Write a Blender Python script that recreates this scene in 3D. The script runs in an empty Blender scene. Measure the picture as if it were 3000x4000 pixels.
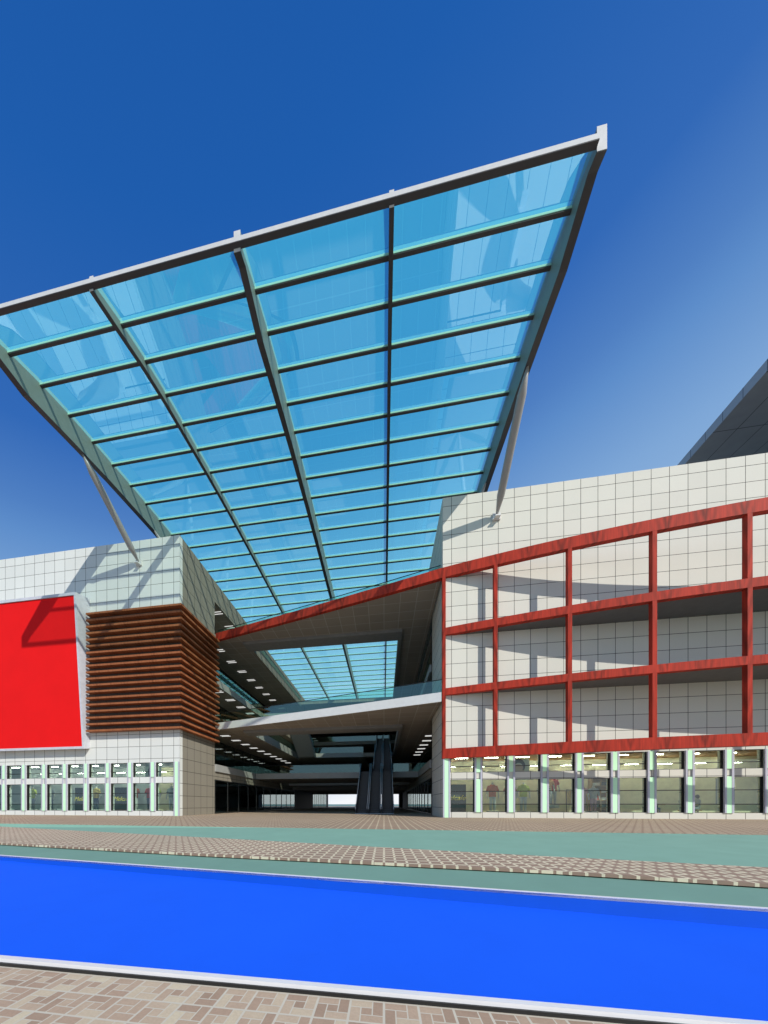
import bpy, math, random
from mathutils import Vector
random.seed(7)
S = bpy.context.scene
COL = S.collection
R = math.radians

# ------------------------------------------------------------------ helpers
class MB:
    """collects faces in world coordinates; build() links them as ONE mesh object"""
    def __init__(s): s.v = []; s.f = []
    def quad(s, *p):
        n = len(s.v); s.v += [tuple(a) for a in p]; s.f.append(tuple(range(n, n+len(p)))); return s
    def box(s, x0, x1, y0, y1, z0, z1):
        n = len(s.v)
        s.v += [(x0,y0,z0),(x1,y0,z0),(x1,y1,z0),(x0,y1,z0),(x0,y0,z1),(x1,y0,z1),(x1,y1,z1),(x0,y1,z1)]
        for f in ((0,3,2,1),(4,5,6,7),(0,1,5,4),(1,2,6,5),(2,3,7,6),(3,0,4,7)): s.f.append(tuple(n+i for i in f))
        return s
    def prism(s, poly, z0, z1):
        """polygon in plan (counter-clockwise), extruded in z; z0, z1 may be functions of (x, y)"""
        n = len(s.v); k = len(poly)
        g = lambda z, p: z(p) if callable(z) else z
        s.v += [(p[0],p[1],g(z0,p)) for p in poly] + [(p[0],p[1],g(z1,p)) for p in poly]
        s.f.append(tuple(range(n+k-1, n-1, -1))); s.f.append(tuple(range(n+k, n+2*k)))
        for i in range(k):
            j = (i+1) % k; s.f.append((n+i, n+j, n+k+j, n+k+i))
        return s
    def strip(s, near, far, z0, z1):
        """slab between two plan lines with the same number of points"""
        for i in range(len(near)-1):
            s.prism([near[i], near[i+1], far[i+1], far[i]], z0, z1)
        return s
    def profile_x(s, poly, x0, x1):
        """polygon in (y, z) extruded along x"""
        n = len(s.v); k = len(poly)
        s.v += [(x0,p[0],p[1]) for p in poly] + [(x1,p[0],p[1]) for p in poly]
        s.f.append(tuple(range(n+k-1, n-1, -1))); s.f.append(tuple(range(n+k, n+2*k)))
        for i in range(k):
            j = (i+1) % k; s.f.append((n+i, n+j, n+k+j, n+k+i))
        return s
    def lathe(s, p0, p1, prof, seg=20, sx=1.0, sy=1.0):
        """radius profile [(t, r)] along the axis p0 -> p1"""
        p0 = Vector(p0); p1 = Vector(p1); d = p1-p0
        a = d.normalized(); u = a.cross(Vector((0,1,0)) if abs(a.y) < .9 else Vector((1,0,0))).normalized(); w = a.cross(u)
        n = len(s.v)
        for t, r in prof:
            c = p0 + d*t
            for i in range(seg):
                q = 2*math.pi*i/seg
                s.v.append(tuple(c + u*(r*sx*math.cos(q)) + w*(r*sy*math.sin(q))))
        m = len(prof)
        for j in range(m-1):
            for i in range(seg):
                k = (i+1) % seg
                s.f.append((n+j*seg+i, n+j*seg+k, n+(j+1)*seg+k, n+(j+1)*seg+i))
        s.f.append(tuple(n+i for i in range(seg-1,-1,-1))); s.f.append(tuple(n+(m-1)*seg+i for i in range(seg)))
        return s
    def tube(s, p0, p1, r, seg=10): return s.lathe(p0, p1, [(0,r),(1,r)], seg)
    def path(s, pts, r, seg=8):
        for a, b in zip(pts[:-1], pts[1:]): s.tube(a, b, r, seg)
        return s
    def build(s, name, mat, parent=None, smooth=False):
        off = Vector((0,0,0)); p = parent
        while p: off += p.location; p = p.parent
        me = bpy.data.meshes.new(name)
        me.from_pydata([tuple(Vector(v)-off) for v in s.v], [], s.f); me.validate(); me.update()
        import bmesh
        b = bmesh.new(); b.from_mesh(me); bmesh.ops.recalc_face_normals(b, faces=b.faces); b.to_mesh(me); b.free()
        if smooth:
            for q in me.polygons: q.use_smooth = len(q.vertices) == 4
        me.materials.append(mat)
        o = bpy.data.objects.new(name, me); COL.objects.link(o)
        if parent: o.parent = parent
        return o

def tag(o, label=None, cat=None, group=None, kind=None):
    if label: o['label'] = label
    if cat: o['category'] = cat
    if group: o['group'] = group
    if kind: o['kind'] = kind
    return o
def thing(name, label, cat, loc, group=None):
    o = bpy.data.objects.new(name, None); o.empty_display_size = .3; o.location = loc
    COL.objects.link(o); return tag(o, label, cat, group)
def struct(name, mb, mat, label=None):
    o = mb.build(name, mat); o['kind'] = 'structure'
    if label: o['label'] = label
    return o
def copy_tree(o, parent=None):
    c = o.copy(); COL.objects.link(c)
    if parent: c.parent = parent
    for ch in list(o.children): copy_tree(ch, c)
    return c
ORD = ['first','second','third','fourth','fifth','sixth','seventh','eighth','ninth','tenth','eleventh','twelfth','thirteenth','fourteenth']

# ------------------------------------------------------------------ materials
def srgb(r, g, b):
    f = lambda c: (c/12.92 if c <= .04045 else ((c+.055)/1.055)**2.4)
    return (f(r/255), f(g/255), f(b/255), 1)
class NT:
    """small wrapper for building node trees"""
    def __init__(s, name):
        s.m = bpy.data.materials.new(name); s.m.use_nodes = True
        s.t = s.m.node_tree; s.t.nodes.clear()
        s.out = s.t.nodes.new('ShaderNodeOutputMaterial')
    def n(s, typ, **kw):
        x = s.t.nodes.new(typ)
        for k, v in kw.items(): setattr(x, k, v)
        return x
    def link(s, a, b): s.t.links.new(a, b)
    def put(s, sock, v):
        if hasattr(v, 'is_linked') or isinstance(v, bpy.types.NodeSocket): s.link(v, sock)
        else: sock.default_value = v
    def math(s, op, a, b=None, c=None, clamp=False):
        x = s.n('ShaderNodeMath', operation=op); x.use_clamp = clamp
        s.put(x.inputs[0], a)
        if b is not None: s.put(x.inputs[1], b)
        if c is not None: s.put(x.inputs[2], c)
        return x.outputs[0]
    def pos(s):
        g = s.n('ShaderNodeNewGeometry'); sp = s.n('ShaderNodeSeparateXYZ'); s.link(g.outputs['Position'], sp.inputs[0])
        sn = s.n('ShaderNodeSeparateXYZ'); s.link(g.outputs['True Normal'], sn.inputs[0])
        return g.outputs['Position'], sp.outputs, sn.outputs
    def noise(s, vec, scale, detail=3, rough=.5, mapscale=None):
        if mapscale:
            mp = s.n('ShaderNodeMapping'); mp.inputs['Scale'].default_value = mapscale; s.link(vec, mp.inputs['Vector']); vec = mp.outputs[0]
        x = s.n('ShaderNodeTexNoise'); x.inputs['Scale'].default_value = scale; x.inputs['Detail'].default_value = detail
        x.inputs['Roughness'].default_value = rough; s.link(vec, x.inputs['Vector']); return x.outputs['Fac']
    def ramp(s, fac, stops):
        x = s.n('ShaderNodeValToRGB'); e = x.color_ramp.elements
        while len(e) < len(stops): e.new(.5)
        for i, (p, c) in enumerate(stops): e[i].position = p; e[i].color = c
        s.put(x.inputs[0], fac); return x.outputs[0]
    def mix(s, fac, a, b, mode='MIX'):
        x = s.n('ShaderNodeMix', data_type='RGBA', blend_type=mode)
        s.put(x.inputs[0], fac); s.put(x.inputs[6], a); s.put(x.inputs[7], b); return x.outputs[2]
    def bsdf(s, col, rough=.6, metal=0., spec=.5, bump=None, bump_d=.02, bump_s=.3):
        p = s.n('ShaderNodeBsdfPrincipled'); s.put(p.inputs['Base Color'], col); s.put(p.inputs['Roughness'], rough)
        p.inputs['Metallic'].default_value = metal; p.inputs['Specular IOR Level'].default_value = spec
        if bump is not None:
            b = s.n('ShaderNodeBump'); b.inputs['Strength'].default_value = bump_s; b.inputs['Distance'].default_value = bump_d
            s.put(b.inputs['Height'], bump); s.link(b.outputs[0], p.inputs['Normal'])
        s.link(p.outputs[0], s.out.inputs[0]); return p

def plain(name, col, rough=.6, metal=0., var=.08, scale=3., spec=.5):
    t = NT(name); p, _, _ = t.pos()
    f = t.noise(p, scale, 4, .6)
    c2 = tuple(c*(1-var) for c in col[:3]) + (1,); c3 = tuple(min(1,c*(1+var)) for c in col[:3]) + (1,)
    t.bsdf(t.ramp(f, [(.3, c2), (.7, c3)]), rough, metal, spec); return t.m

def tiled(name, base, line, per, off, w=.027, var=.07, rough=.55, panel=.03):
    """square cladding panels with dark open joints, laid out in metres on the wall itself"""
    t = NT(name); P, xyz, nrm = t.pos()
    m = None; ids = []
    for i in range(3):
        u = t.math('DIVIDE', t.math('SUBTRACT', xyz[i], off[i]), per[i])
        d = t.math('PINGPONG', u, .5)
        l = t.math('LESS_THAN', d, w*.5/per[i])
        flat = t.math('LESS_THAN', t.math('ABSOLUTE', nrm[i]), .5)
        l = t.math('MULTIPLY', l, flat)
        m = l if m is None else t.math('MAXIMUM', m, l)
        ids.append(t.math('MULTIPLY', t.math('FLOOR', u), flat))
    cv = t.n('ShaderNodeCombineXYZ')
    for i in range(3): t.link(ids[i], cv.inputs[i])
    wn = t.n('ShaderNodeTexWhiteNoise', noise_dimensions='3D'); t.link(cv.outputs[0], wn.inputs['Vector'])
    sp = t.noise(P, 26., 3, .7); st = t.noise(P, .5, 3, .6)
    v = t.math('ADD', t.math('MULTIPLY', t.math('SUBTRACT', sp, .5), var*2.2), t.math('MULTIPLY', t.math('SUBTRACT', wn.outputs['Value'], .5), panel*2))
    v = t.math('ADD', v, t.math('MULTIPLY', t.math('SUBTRACT', st, .5), var*1.0))
    hs = t.n('ShaderNodeHueSaturation'); hs.inputs['Color'].default_value = base; t.link(t.math('ADD', v, 1.), hs.inputs['Value'])
    t.bsdf(t.mix(m, hs.outputs[0], line), max(rough,.7), spec=.2, bump=t.math('SUBTRACT', 1., m), bump_d=.01, bump_s=.4); return t.m

def wood(name, a, b, along=0, period=1.55, fine=1.0):
    """veneer with a repeating cathedral figure; grain runs across the board"""
    t = NT(name); P, xyz, nrm = t.pos()
    ln = t.math('ADD', xyz[0], t.math('MULTIPLY', xyz[1], .35))
    u = t.math('MULTIPLY', t.math('PINGPONG', t.math('ADD', ln, 50.3), period*.5), 2/period)
    n1 = t.noise(P, 1., 4, .6, (2.2*fine, 2.2*fine, .5)); n2 = t.noise(P, 1., 5, .65, (16*fine, 9*fine, .6)); n3 = t.noise(P, 1., 2, .5, (.9, .9, .3))
    ph = t.math('ADD', t.math('MULTIPLY', u, 15.), t.math('MULTIPLY', xyz[2], -4.2))
    ph = t.math('ADD', ph, t.math('MULTIPLY', n1, 7.))
    w = t.math('MULTIPLY_ADD', t.math('SINE', ph), .5, .5)
    w = t.math('MULTIPLY', w, t.math('SUBTRACT', 1., u, clamp=True))
    f = t.math('ADD', t.math('MULTIPLY', w, .36), t.math('MULTIPLY', n2, .80))
    f = t.math('ADD', f, t.math('MULTIPLY', t.math('SUBTRACT', n3, .5), .5))
    t.bsdf(t.ramp(f, [(.28, a), (.82, b)]), .6, spec=.12); return t.m

def glassy(name, tint, gloss, gtint=(1,1,1,1), milk=None, rough=0., gf=(.55,1.3)):
    """pane: tinted see-through body with a mirror coat; milk adds a faint lit body colour"""
    t = NT(name)
    tr = t.n('ShaderNodeBsdfTransparent'); tr.inputs[0].default_value = tint
    gl = t.n('ShaderNodeBsdfGlossy'); gl.inputs[0].default_value = gtint; gl.inputs['Roughness'].default_value = rough
    body = tr.outputs[0]
    if milk:
        df = t.n('ShaderNodeBsdfTranslucent'); df.inputs[0].default_value = milk
    fr = t.n('ShaderNodeLayerWeight'); fr.inputs[0].default_value = .25
    f = t.math('MULTIPLY_ADD', fr.outputs['Facing'], gloss*gf[1], gloss*gf[0], clamp=True)
    mx = t.n('ShaderNodeMixShader'); t.link(f, mx.inputs[0]); t.link(body, mx.inputs[1]); t.link(gl.outputs[0], mx.inputs[2])
    o = mx.outputs[0]
    if milk:
        ad = t.n('ShaderNodeAddShader'); t.link(o, ad.inputs[0]); t.link(df.outputs[0], ad.inputs[1]); o = ad.outputs[0]
    t.link(o, t.out.inputs[0]); return t.m

def emit(name, col, st):
    t = NT(name); e = t.n('ShaderNodeEmission'); e.inputs[0].default_value = col; e.inputs[1].default_value = st
    t.link(e.outputs[0], t.out.inputs[0]); return t.m

def pavers_grid(name, cell, brown, cream, wline=.19, deep=1.45):
    t = NT(name); P, xyz, nrm = t.pos()
    d = [t.math('PINGPONG', t.math('DIVIDE', xyz[i], cell*(1, deep)[i]), .5) for i in (0,1)]
    l = [t.math('LESS_THAN', q, wline*.5) for q in d]
    m = t.math('SUBTRACT', t.math('MAXIMUM', l[0], l[1]), t.math('MULTIPLY', l[0], l[1]))
    n = t.noise(P, 7., 4, .65); n2 = t.noise(P, .35, 3, .6)
    c = t.mix(m, brown, cream)
    v = t.math('ADD', t.math('MULTIPLY_ADD', n, .4, .6), t.math('MULTIPLY', n2, .4))
    hs = t.n('ShaderNodeHueSaturation'); t.link(c, hs.inputs['Color']); t.link(v, hs.inputs['Value'])
    t.bsdf(hs.outputs[0], .8); return t.m

def pavers_pinwheel(name, cell):
    """small brick pinwheels: four two-to-one bricks round one square, light joints"""
    t = NT(name); P, xyz, nrm = t.pos()
    U = t.math('DIVIDE', xyz[0], cell); V = t.math('DIVIDE', xyz[1], cell)
    u = t.math('MULTIPLY', t.math('FRACT', U), 3.); v = t.math('MULTIPLY', t.math('FRACT', V), 3.)
    best = None; idn = None
    for k, (u0,u1,v0,v1) in enumerate(((0,2,2,3),(2,3,1,3),(1,3,0,1),(0,1,0,2),(1,2,1,2))):
        a = t.math('MINIMUM', t.math('SUBTRACT', u, u0), t.math('SUBTRACT', u1, u))
        b = t.math('MINIMUM', t.math('SUBTRACT', v, v0), t.math('SUBTRACT', v1, v))
        d = t.math('MINIMUM', a, b)
        i = t.math('MULTIPLY', t.math('GREATER_THAN', d, 0.), k+1.)
        best = d if best is None else t.math('MAXIMUM', best, d); idn = i if idn is None else t.math('ADD', idn, i)
    cv = t.n('ShaderNodeCombineXYZ'); t.link(t.math('FLOOR', U), cv.inputs[0]); t.link(t.math('FLOOR', V), cv.inputs[1]); t.link(idn, cv.inputs[2])
    wn = t.n('ShaderNodeTexWhiteNoise', noise_dimensions='3D'); t.link(cv.outputs[0], wn.inputs['Vector'])
    f1 = t.noise(P, 60., 4, .7); f2 = t.noise(P, 9., 3, .6)
    tone = t.math('ADD', t.math('MULTIPLY', wn.outputs['Value'], .8), t.math('MULTIPLY', f2, .25))
    c = t.ramp(tone, [(.05, srgb(150,126,104)), (.35, srgb(174,148,124)), (.62, srgb(188,166,140)), (.92, srgb(204,190,160))])
    hs = t.n('ShaderNodeHueSaturation'); t.link(c, hs.inputs['Color']); t.link(t.math('MULTIPLY_ADD', f1, .4, .8), hs.inputs['Value'])
    edge = t.math('MINIMUM', t.math('PINGPONG', U, .5), t.math('PINGPONG', V, .5))
    j = t.math('MAXIMUM', t.math('LESS_THAN', best, .055), t.math('LESS_THAN', edge, .035))
    t.bsdf(t.mix(j, hs.outputs[0], srgb(200,192,172)), .8, bump=t.math('SUBTRACT', 1., j), bump_d=.004, bump_s=.5); return t.m

INK = srgb(26,26,25)
M = {}
M['tile_l'] = tiled('pale_cladding', (.675,.69,.65,1), INK, (.968,.97,.962), (-15.907,22.8,21.63))
M['tile_r'] = tiled('cream_cladding', (.635,.62,.54,1), INK, (.977,.97,.961), (4.463,22.8,21.70))
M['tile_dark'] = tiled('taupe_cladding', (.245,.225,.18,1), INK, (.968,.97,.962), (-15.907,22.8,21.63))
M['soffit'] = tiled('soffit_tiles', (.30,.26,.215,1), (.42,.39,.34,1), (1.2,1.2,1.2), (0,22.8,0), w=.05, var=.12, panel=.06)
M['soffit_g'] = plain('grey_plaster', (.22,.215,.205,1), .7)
M['fascia'] = plain('white_fascia', (.72,.72,.69,1), .5, var=.04)
M['fascia_g'] = plain('gallery_fascia', (.33,.335,.315,1), .6, var=.05)
M['redwood'] = wood('red_wood_veneer', srgb(188,60,43), srgb(118,44,33))
M['louvre'] = wood('brown_wood_veneer', srgb(160,100,65), srgb(120,71,45), period=1.2, fine=2.)
M['billboard'] = plain('red_sign_face', (.80,.010,.011,1), .75, var=.03, scale=.6, spec=.1)
M['bill_frame'] = plain('grey_sign_casing', (.56,.57,.62,1), .4)
M['steel'] = plain('grey_green_painted_steel', (.17,.215,.19,1), .5, var=.05)
M['shaded_underside'] = plain('shaded_steel_underside', (.045,.045,.048,1), .6, var=.05)  # shade on the canopy undersides, put into a near-black steel tone
M['sunlit_purlin'] = plain('sunlit_mint_face', (.40,.70,.54,1), .35, var=.03)  # sunlight through the green glass, put into the colour of purlin fronts
M['steel_l'] = plain('pale_and_sunlit_steel', (.62,.62,.6,1), .4, var=.05)  # light steel; on the rib ends the tone stands for sunlight
M['pole'] = plain('strut_paint', (.32,.31,.30,1), .35, var=.04)
M['canopy_glass'] = glassy('blue_green_canopy_glass', (.86,1,.90,1), .34, (.70,.94,1,1), (.024,.185,.22,1), gf=(.5,1.7))
M['rail_glass'] = glassy('greenish_rail_glass', (.62,.90,.78,1), .26, (.7,1,.92,1))
M['shop_glass'] = glassy('shop_window_glass', (.74,.88,.80,1), .15, (.85,.95,.95,1))
M['dark_glass'] = glassy('curtain_wall_glass', (.42,.54,.48,1), .42, (.75,.85,.82,1))
M['black'] = plain('black_metal', (.012,.013,.013,1), .4)
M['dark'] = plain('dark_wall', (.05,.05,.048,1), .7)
M['mint'] = plain('mint_glass_panel', (.60,.98,.62,1), .25, var=.02)
M['lilac'] = plain('lilac_grey_metal', (.46,.46,.53,1), .4, var=.03)
M['roof_dark'] = None
M['teal_shaded'] = plain('shaded_teal_turf', srgb(107,145,131), .9, var=.05, scale=1.2)  # same turf, darkened for the weaker light on the near slope
M['teal_a'] = plain('teal_turf', srgb(122,163,145), .9, var=.05, scale=1.2)
M['blue'] = plain('blue_basin_paint', (.012,.118,.84,1), .8, var=.03, scale=.8, spec=.03)
M['rim'] = plain('white_rim_paint', (.74,.74,.74,1), .45, var=.03)
M['pave_near'] = pavers_pinwheel('pinwheel_brick_paving', .2)
M['pave_plaza'] = pavers_grid('plaza_grid_paving', .288, srgb(142,118,98), srgb(196,180,150), .2)
M['pave_mid'] = pavers_grid('path_grid_paving', .2, srgb(148,124,106), srgb(216,206,176), .21)
M['earth'] = plain('bare_ground', (.14,.26,.23,1), .9)
M['lamp'] = emit('white_tube', (1,1,.97,1), .75)
M['shop_lamp'] = emit('shop_tube', (1,.97,.84,1), 52.)
M['esc'] = plain('escalator_dark_metal', (.035,.037,.042,1), .4)
M['esc_rail'] = plain('escalator_rail_grey', (.50,.50,.50,1), .35)
M['shop_wall_r'] = plain('tan_shop_wall', (.80,.74,.50,1), .8)
M['shop_wall_l'] = plain('grey_shop_wall', (.50,.55,.54,1), .8)
M['shop_floor'] = plain('shop_floor_tiles', (.30,.28,.24,1), .5)
M['shop_ceil_r'] = plain('brown_shop_ceiling', (.36,.21,.10,1), .8)
M['shop_ceil_l'] = plain('grey_shop_ceiling', (.30,.32,.34,1), .8)
def roof_mat():
    t = NT('dark_roof_panels'); P, xyz, nrm = t.pos()
    a = t.math('SUBTRACT', xyz[0], t.math('MULTIPLY', xyz[1], .311))
    la = t.math('LESS_THAN', t.math('PINGPONG', t.math('DIVIDE', t.math('SUBTRACT', a, 16.6), 1.8), .5), .014)
    lb = t.math('LESS_THAN', t.math('PINGPONG', t.math('DIVIDE', t.math('SUBTRACT', xyz[1], 30.9), 5.5), .5), .006)
    m = t.math('MAXIMUM', la, lb)
    n = t.noise(P, .6, 3, .6)
    t.bsdf(t.mix(m, t.ramp(n, [(.3,(.28,.27,.27,1)),(.7,(.33,.32,.32,1))]), (.01,.01,.01,1)), .5); return t.m
M['roof_dark'] = roof_mat()
M['roof_edge'] = tiled('grey_roof_edge', (.40,.42,.44,1), (.02,.02,.02,1), (50.,2.2,90.), (10,25.3,0), w=.05)

# ------------------------------------------------------------------ camera, light, sky
PHI = math.atan2(200., 1275.)
cam_d = bpy.data.cameras.new('camera'); cam = bpy.data.objects.new('camera', cam_d); COL.objects.link(cam)
cam_d.sensor_fit = 'HORIZONTAL'; cam_d.sensor_width = 36; cam_d.lens = 36*1275/3000
cam_d.shift_x = 200/3000; cam_d.shift_y = (3141-2000)/3000
cam_d.clip_start = .05; cam_d.clip_end = 6000
cam.location = (0,0,1.75); cam.rotation_euler = (R(90), 0, PHI); S.camera = cam

SUN = Vector((.97,-1.,1.05)).normalized()
sl = bpy.data.lights.new('sun', 'SUN'); sl.energy = 4.2; sl.angle = R(.5); sl.color = (1.,.955,.88)
so = bpy.data.objects.new('sun', sl); COL.objects.link(so); so.rotation_euler = SUN.to_track_quat('Z','Y').to_euler(); so.location = (30,-30,40)
W = bpy.data.worlds.new('World'); S.world = W; W.use_nodes = True
wt = W.node_tree; wt.nodes.clear()
sky = wt.nodes.new('ShaderNodeTexSky'); sky.sky_type = 'NISHITA'; sky.sun_disc = False
sky.sun_elevation = math.asin(SUN.z); sky.sun_rotation = math.atan2(SUN.x, SUN.y)
sky.air_density = 1.0; sky.dust_density = .3; sky.ozone_density = 3.0
# clear-sky gradient: deep blue overhead, paler low down and towards the right of the view; a share of the physical sky is mixed in
tc = wt.nodes.new('ShaderNodeTexCoord'); sx = wt.nodes.new('ShaderNodeSeparateXYZ'); wt.links.new(tc.outputs['Generated'], sx.inputs[0])
m1 = wt.nodes.new('ShaderNodeMath'); m1.operation = 'MULTIPLY_ADD'; m1.inputs[1].default_value = -.172; wt.links.new(sx.outputs[0], m1.inputs[0]); wt.links.new(sx.outputs[2], m1.inputs[2])
m2 = wt.nodes.new('ShaderNodeMath'); m2.operation = 'MULTIPLY_ADD'; m2.inputs[1].default_value = -.028; wt.links.new(sx.outputs[1], m2.inputs[0]); wt.links.new(m1.outputs[0], m2.inputs[2])
rp = wt.nodes.new('ShaderNodeValToRGB'); wt.links.new(m2.outputs[0], rp.inputs[0])
ST = [(0,(.88,.90,.94)),(.10,(.50,.62,.78)),(.3,(.34,.51,.73)),(.518,(.202,.371,.651)),(.622,(.107,.258,.571)),(.661,(.075,.205,.52)),(.742,(.030,.135,.456)),(.895,(.012,.103,.40)),(1,(.01,.09,.36))]
e = rp.color_ramp.elements
while len(e) < len(ST): e.new(.5)
for k, (q, c) in enumerate(ST): e[k].position = q; e[k].color = c + (1,)
bg = wt.nodes.new('ShaderNodeBackground'); bg.inputs[1].default_value = .05
bg2 = wt.nodes.new('ShaderNodeBackground'); bg2.inputs[1].default_value = 1.08
wt.links.new(sky.outputs[0], bg.inputs[0]); wt.links.new(rp.outputs[0], bg2.inputs[0])
mw = wt.nodes.new('ShaderNodeMixShader'); mw.inputs[0].default_value = .95
wt.links.new(bg.outputs[0], mw.inputs[1]); wt.links.new(bg2.outputs[0], mw.inputs[2])
wo = wt.nodes.new('ShaderNodeOutputWorld'); wt.links.new(mw.outputs[0], wo.inputs[0])
S.view_settings.view_transform = 'Standard'; S.view_settings.look = 'None'; S.view_settings.exposure = 0; S.view_settings.gamma = 1
S.cycles.max_bounces = 10; S.cycles.transparent_max_bounces = 24; S.cycles.diffuse_bounces = 4; S.cycles.glossy_bounces = 4
S.cycles.use_denoising = True

# ------------------------------------------------------------------ ground
struct('ground', MB().quad((-3000,-3000,.30),(3000,-3000,.30),(3000,3000,.30),(-3000,3000,.30)), M['earth'])
PX = [-40.,-17.4,-3.6,2.6,6.2,14.,30.]
plazaY = lambda x: 11.83 - .0412*x - .0006*x*x*0
plaza = [(x, plazaY(x)) for x in PX]
midfar = [(-40.,13.38),(-17.4,12.43),(-3.6,8.86),(2.6,7.16),(6.2,6.34),(14.,4.75),(30.,2.0)]
midnear = [(-40.,11.6),(-17.4,8.27),(-3.6,6.24),(2.6,5.50),(6.2,4.77),(14.,3.25),(30.,.6)]
farrim = [(-40.,10.58),(-17.4,7.39),(-3.6,5.45),(2.6,4.57),(6.2,4.06),(14.,2.96),(30.,.4)]
struct('plaza', MB().strip(plaza, [(x,140.) for x in PX], .35, .85), M['pave_plaza'])
def verge(near, far, zn, zf):
    m = MB()
    for i in range(len(near)-1):
        a, b, c, d = near[i], near[i+1], far[i+1], far[i]
        m.quad((a[0],a[1],.31),(b[0],b[1],.31),(b[0],b[1],zn),(a[0],a[1],zn))
        m.quad((a[0],a[1],zn),(b[0],b[1],zn),(c[0],c[1],zf),(d[0],d[1],zf))
    return m
struct('lawn', verge(midfar, plaza, .695, .846), M['teal_a'])
struct('path', MB().strip(midnear, midfar, .672, .72), M['pave_mid'])
struct('kerb_lawn', verge([(p[0],p[1]+.0) for p in farrim], [(a[0],a[1]+.03) for a in midnear], .575, .655), M['teal_shaded'])
struct('pavement', MB().quad((-60,-60,.549),(60,-60,.549),(60,2.06,.549),(-60,2.06,.549)), M['pave_near'])
t = thing('shallow_basin', 'long shallow bright blue basin with thin white rims crossing the foreground', 'basin', (0,3.5,.549))
nearY = 2.02
xs = [-17.4,-10.,-3.6,0.,2.6,6.2,14.]
fy = lambda x: 4.94 - .1409*x
zfl = lambda p: .485 - .0091*(p[0]+8.6)
def sheet(mb, near, far, zf):
    for i in range(len(near)-1):
        mb.quad(*[(p[0],p[1],zf(p)) for p in (near[i],near[i+1],far[i+1],far[i])])
    return mb
inn_n = [(x, nearY+.045) for x in xs]; inn_f = [(x, fy(x)-.05) for x in xs]
sheet(MB(), inn_n, inn_f, zfl).build('basin_floor', M['blue'], t)
b = MB()
for i in range(len(xs)-1):
    for L in (inn_f, inn_n):
        a, c = L[i], L[i+1]; b.quad((a[0],a[1],zfl(a)),(c[0],c[1],zfl(c)),(c[0],c[1],.592),(a[0],a[1],.592))
b.build('basin_wall', plain('shaded_blue_basin_wall', (.006,.105,.56,1), .6, var=.03, spec=.2), t)  # basin blue darkened, shade on the inner walls painted in
MB().strip([(x, fy(x)-.05) for x in xs], [(x, fy(x)) for x in xs], .56, .6).build('rim', M['rim'], t)
MB().strip([(x, nearY) for x in xs], inn_n, .573, .6).build('rim', M['rim'], t)
MB().strip([(x, nearY-.012) for x in xs], [(x, nearY+.03) for x in xs], .40, .5725).build('plinth', M['black'], t)

# ------------------------------------------------------------------ shop buildings
def front_wall(mb, xa, xb, wins, y0=22.8, th=.35, top=22.3, zb=.80):
    """street wall with two rows of window openings"""
    mb.box(xa, xb, y0, y0+th, 4.975, top)
    mb.box(xa, xb, y0, y0+th, zb, 1.22)
    mb.box(xa, xb, y0, y0+th, 3.385, 3.855)
    e = [xa] + [v for w in wins for v in w] + [xb]
    for i in range(0, len(e), 2):
        for z0, z1 in ((1.22,3.385),(3.855,4.975)): mb.box(e[i], e[i+1], y0, y0+th, z0, z1)
def window_bay(x0, x1, root, lab=None):
    """frame with transoms, and its panes, for the lower and the upper light of one bay"""
    out = []
    for z0, z1, tr in ((1.22,3.385,(2.595,1.745)),(3.855,4.975,(4.255,))):
        m = MB(); ya, yb = 22.885, 22.95
        m.box(x0, x0+.05, ya, yb, z0, z1).box(x1-.05, x1, ya, yb, z0, z1)
        m.box(x0+.05, x1-.05, ya, yb, z0, z0+.03).box(x0+.05, x1-.05, ya, yb, z1-.03, z1)
        for q in tr: m.box(x0+.05, x1-.05, ya-.01, yb, q-.024, q+.024)
        # dark reveal lining
        m.box(x0, x0+.012, 22.805, ya, z0, z1).box(x1-.012, x1, 22.805, ya, z0, z1).box(x0+.012, x1-.012, 22.805, ya, z1-.012, z1)
        w = m.build('window', M['black'], root)
        MB().quad((x0+.05,22.92,z0+.03),(x1-.05,22.92,z0+.03),(x1-.05,22.92,z1-.03),(x0+.05,22.92,z1-.03)).build('pane', M['shop_glass'], w)
        out.append(w)
    return out
def pilaster(xa, xb, root, z0=1.215, full=False):
    m = MB(); w = xb-xa; y0, y1 = 22.72, 22.80
    m.box(xa, xa+.21*w, y0, y1, z0, 4.985).box(xb-.24*w, xb, y0, y1, z0, 4.985)
    p = m.build('pilaster', M['lilac'], root)
    q = MB()
    for a, b in (((z0,4.98),) if full else ((z0,3.39),(3.85,4.98))): q.box(xa+.21*w+.004, xb-.24*w-.004, y0+.012, y1-.004, a, b)
    q.build('mint_panel', M['mint'], p); return p

# ---- left building
LX = -15.4
lb = thing('shop_building', 'pale tiled shop building with a corner of brown wood slats and a big red sign', 'building', (-22,22.8,.85))
lw = [(-17.40-1.975*k, -15.92-1.975*k) for k in range(11)][::-1]
m = MB(); front_wall(m, -45, LX, lw)
m.box(-45, -44.6, 23.15, 60, .8, 22.3)
m.build('wall', M['tile_l'], lb)
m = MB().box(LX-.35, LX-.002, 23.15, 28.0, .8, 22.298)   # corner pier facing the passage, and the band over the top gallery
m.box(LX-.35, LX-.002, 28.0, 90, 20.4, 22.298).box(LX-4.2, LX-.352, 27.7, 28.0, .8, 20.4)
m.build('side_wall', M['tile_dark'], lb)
MB().box(-44.6, -15.75, 23.15, 90, 21.3, 21.55).build('roof', M['soffit_g'], lb)
MB().box(-44.6, -19.8, 26.3, 26.7, .85, 5.0).build('shop_back_wall', M['shop_wall_l'], lb)
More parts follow.
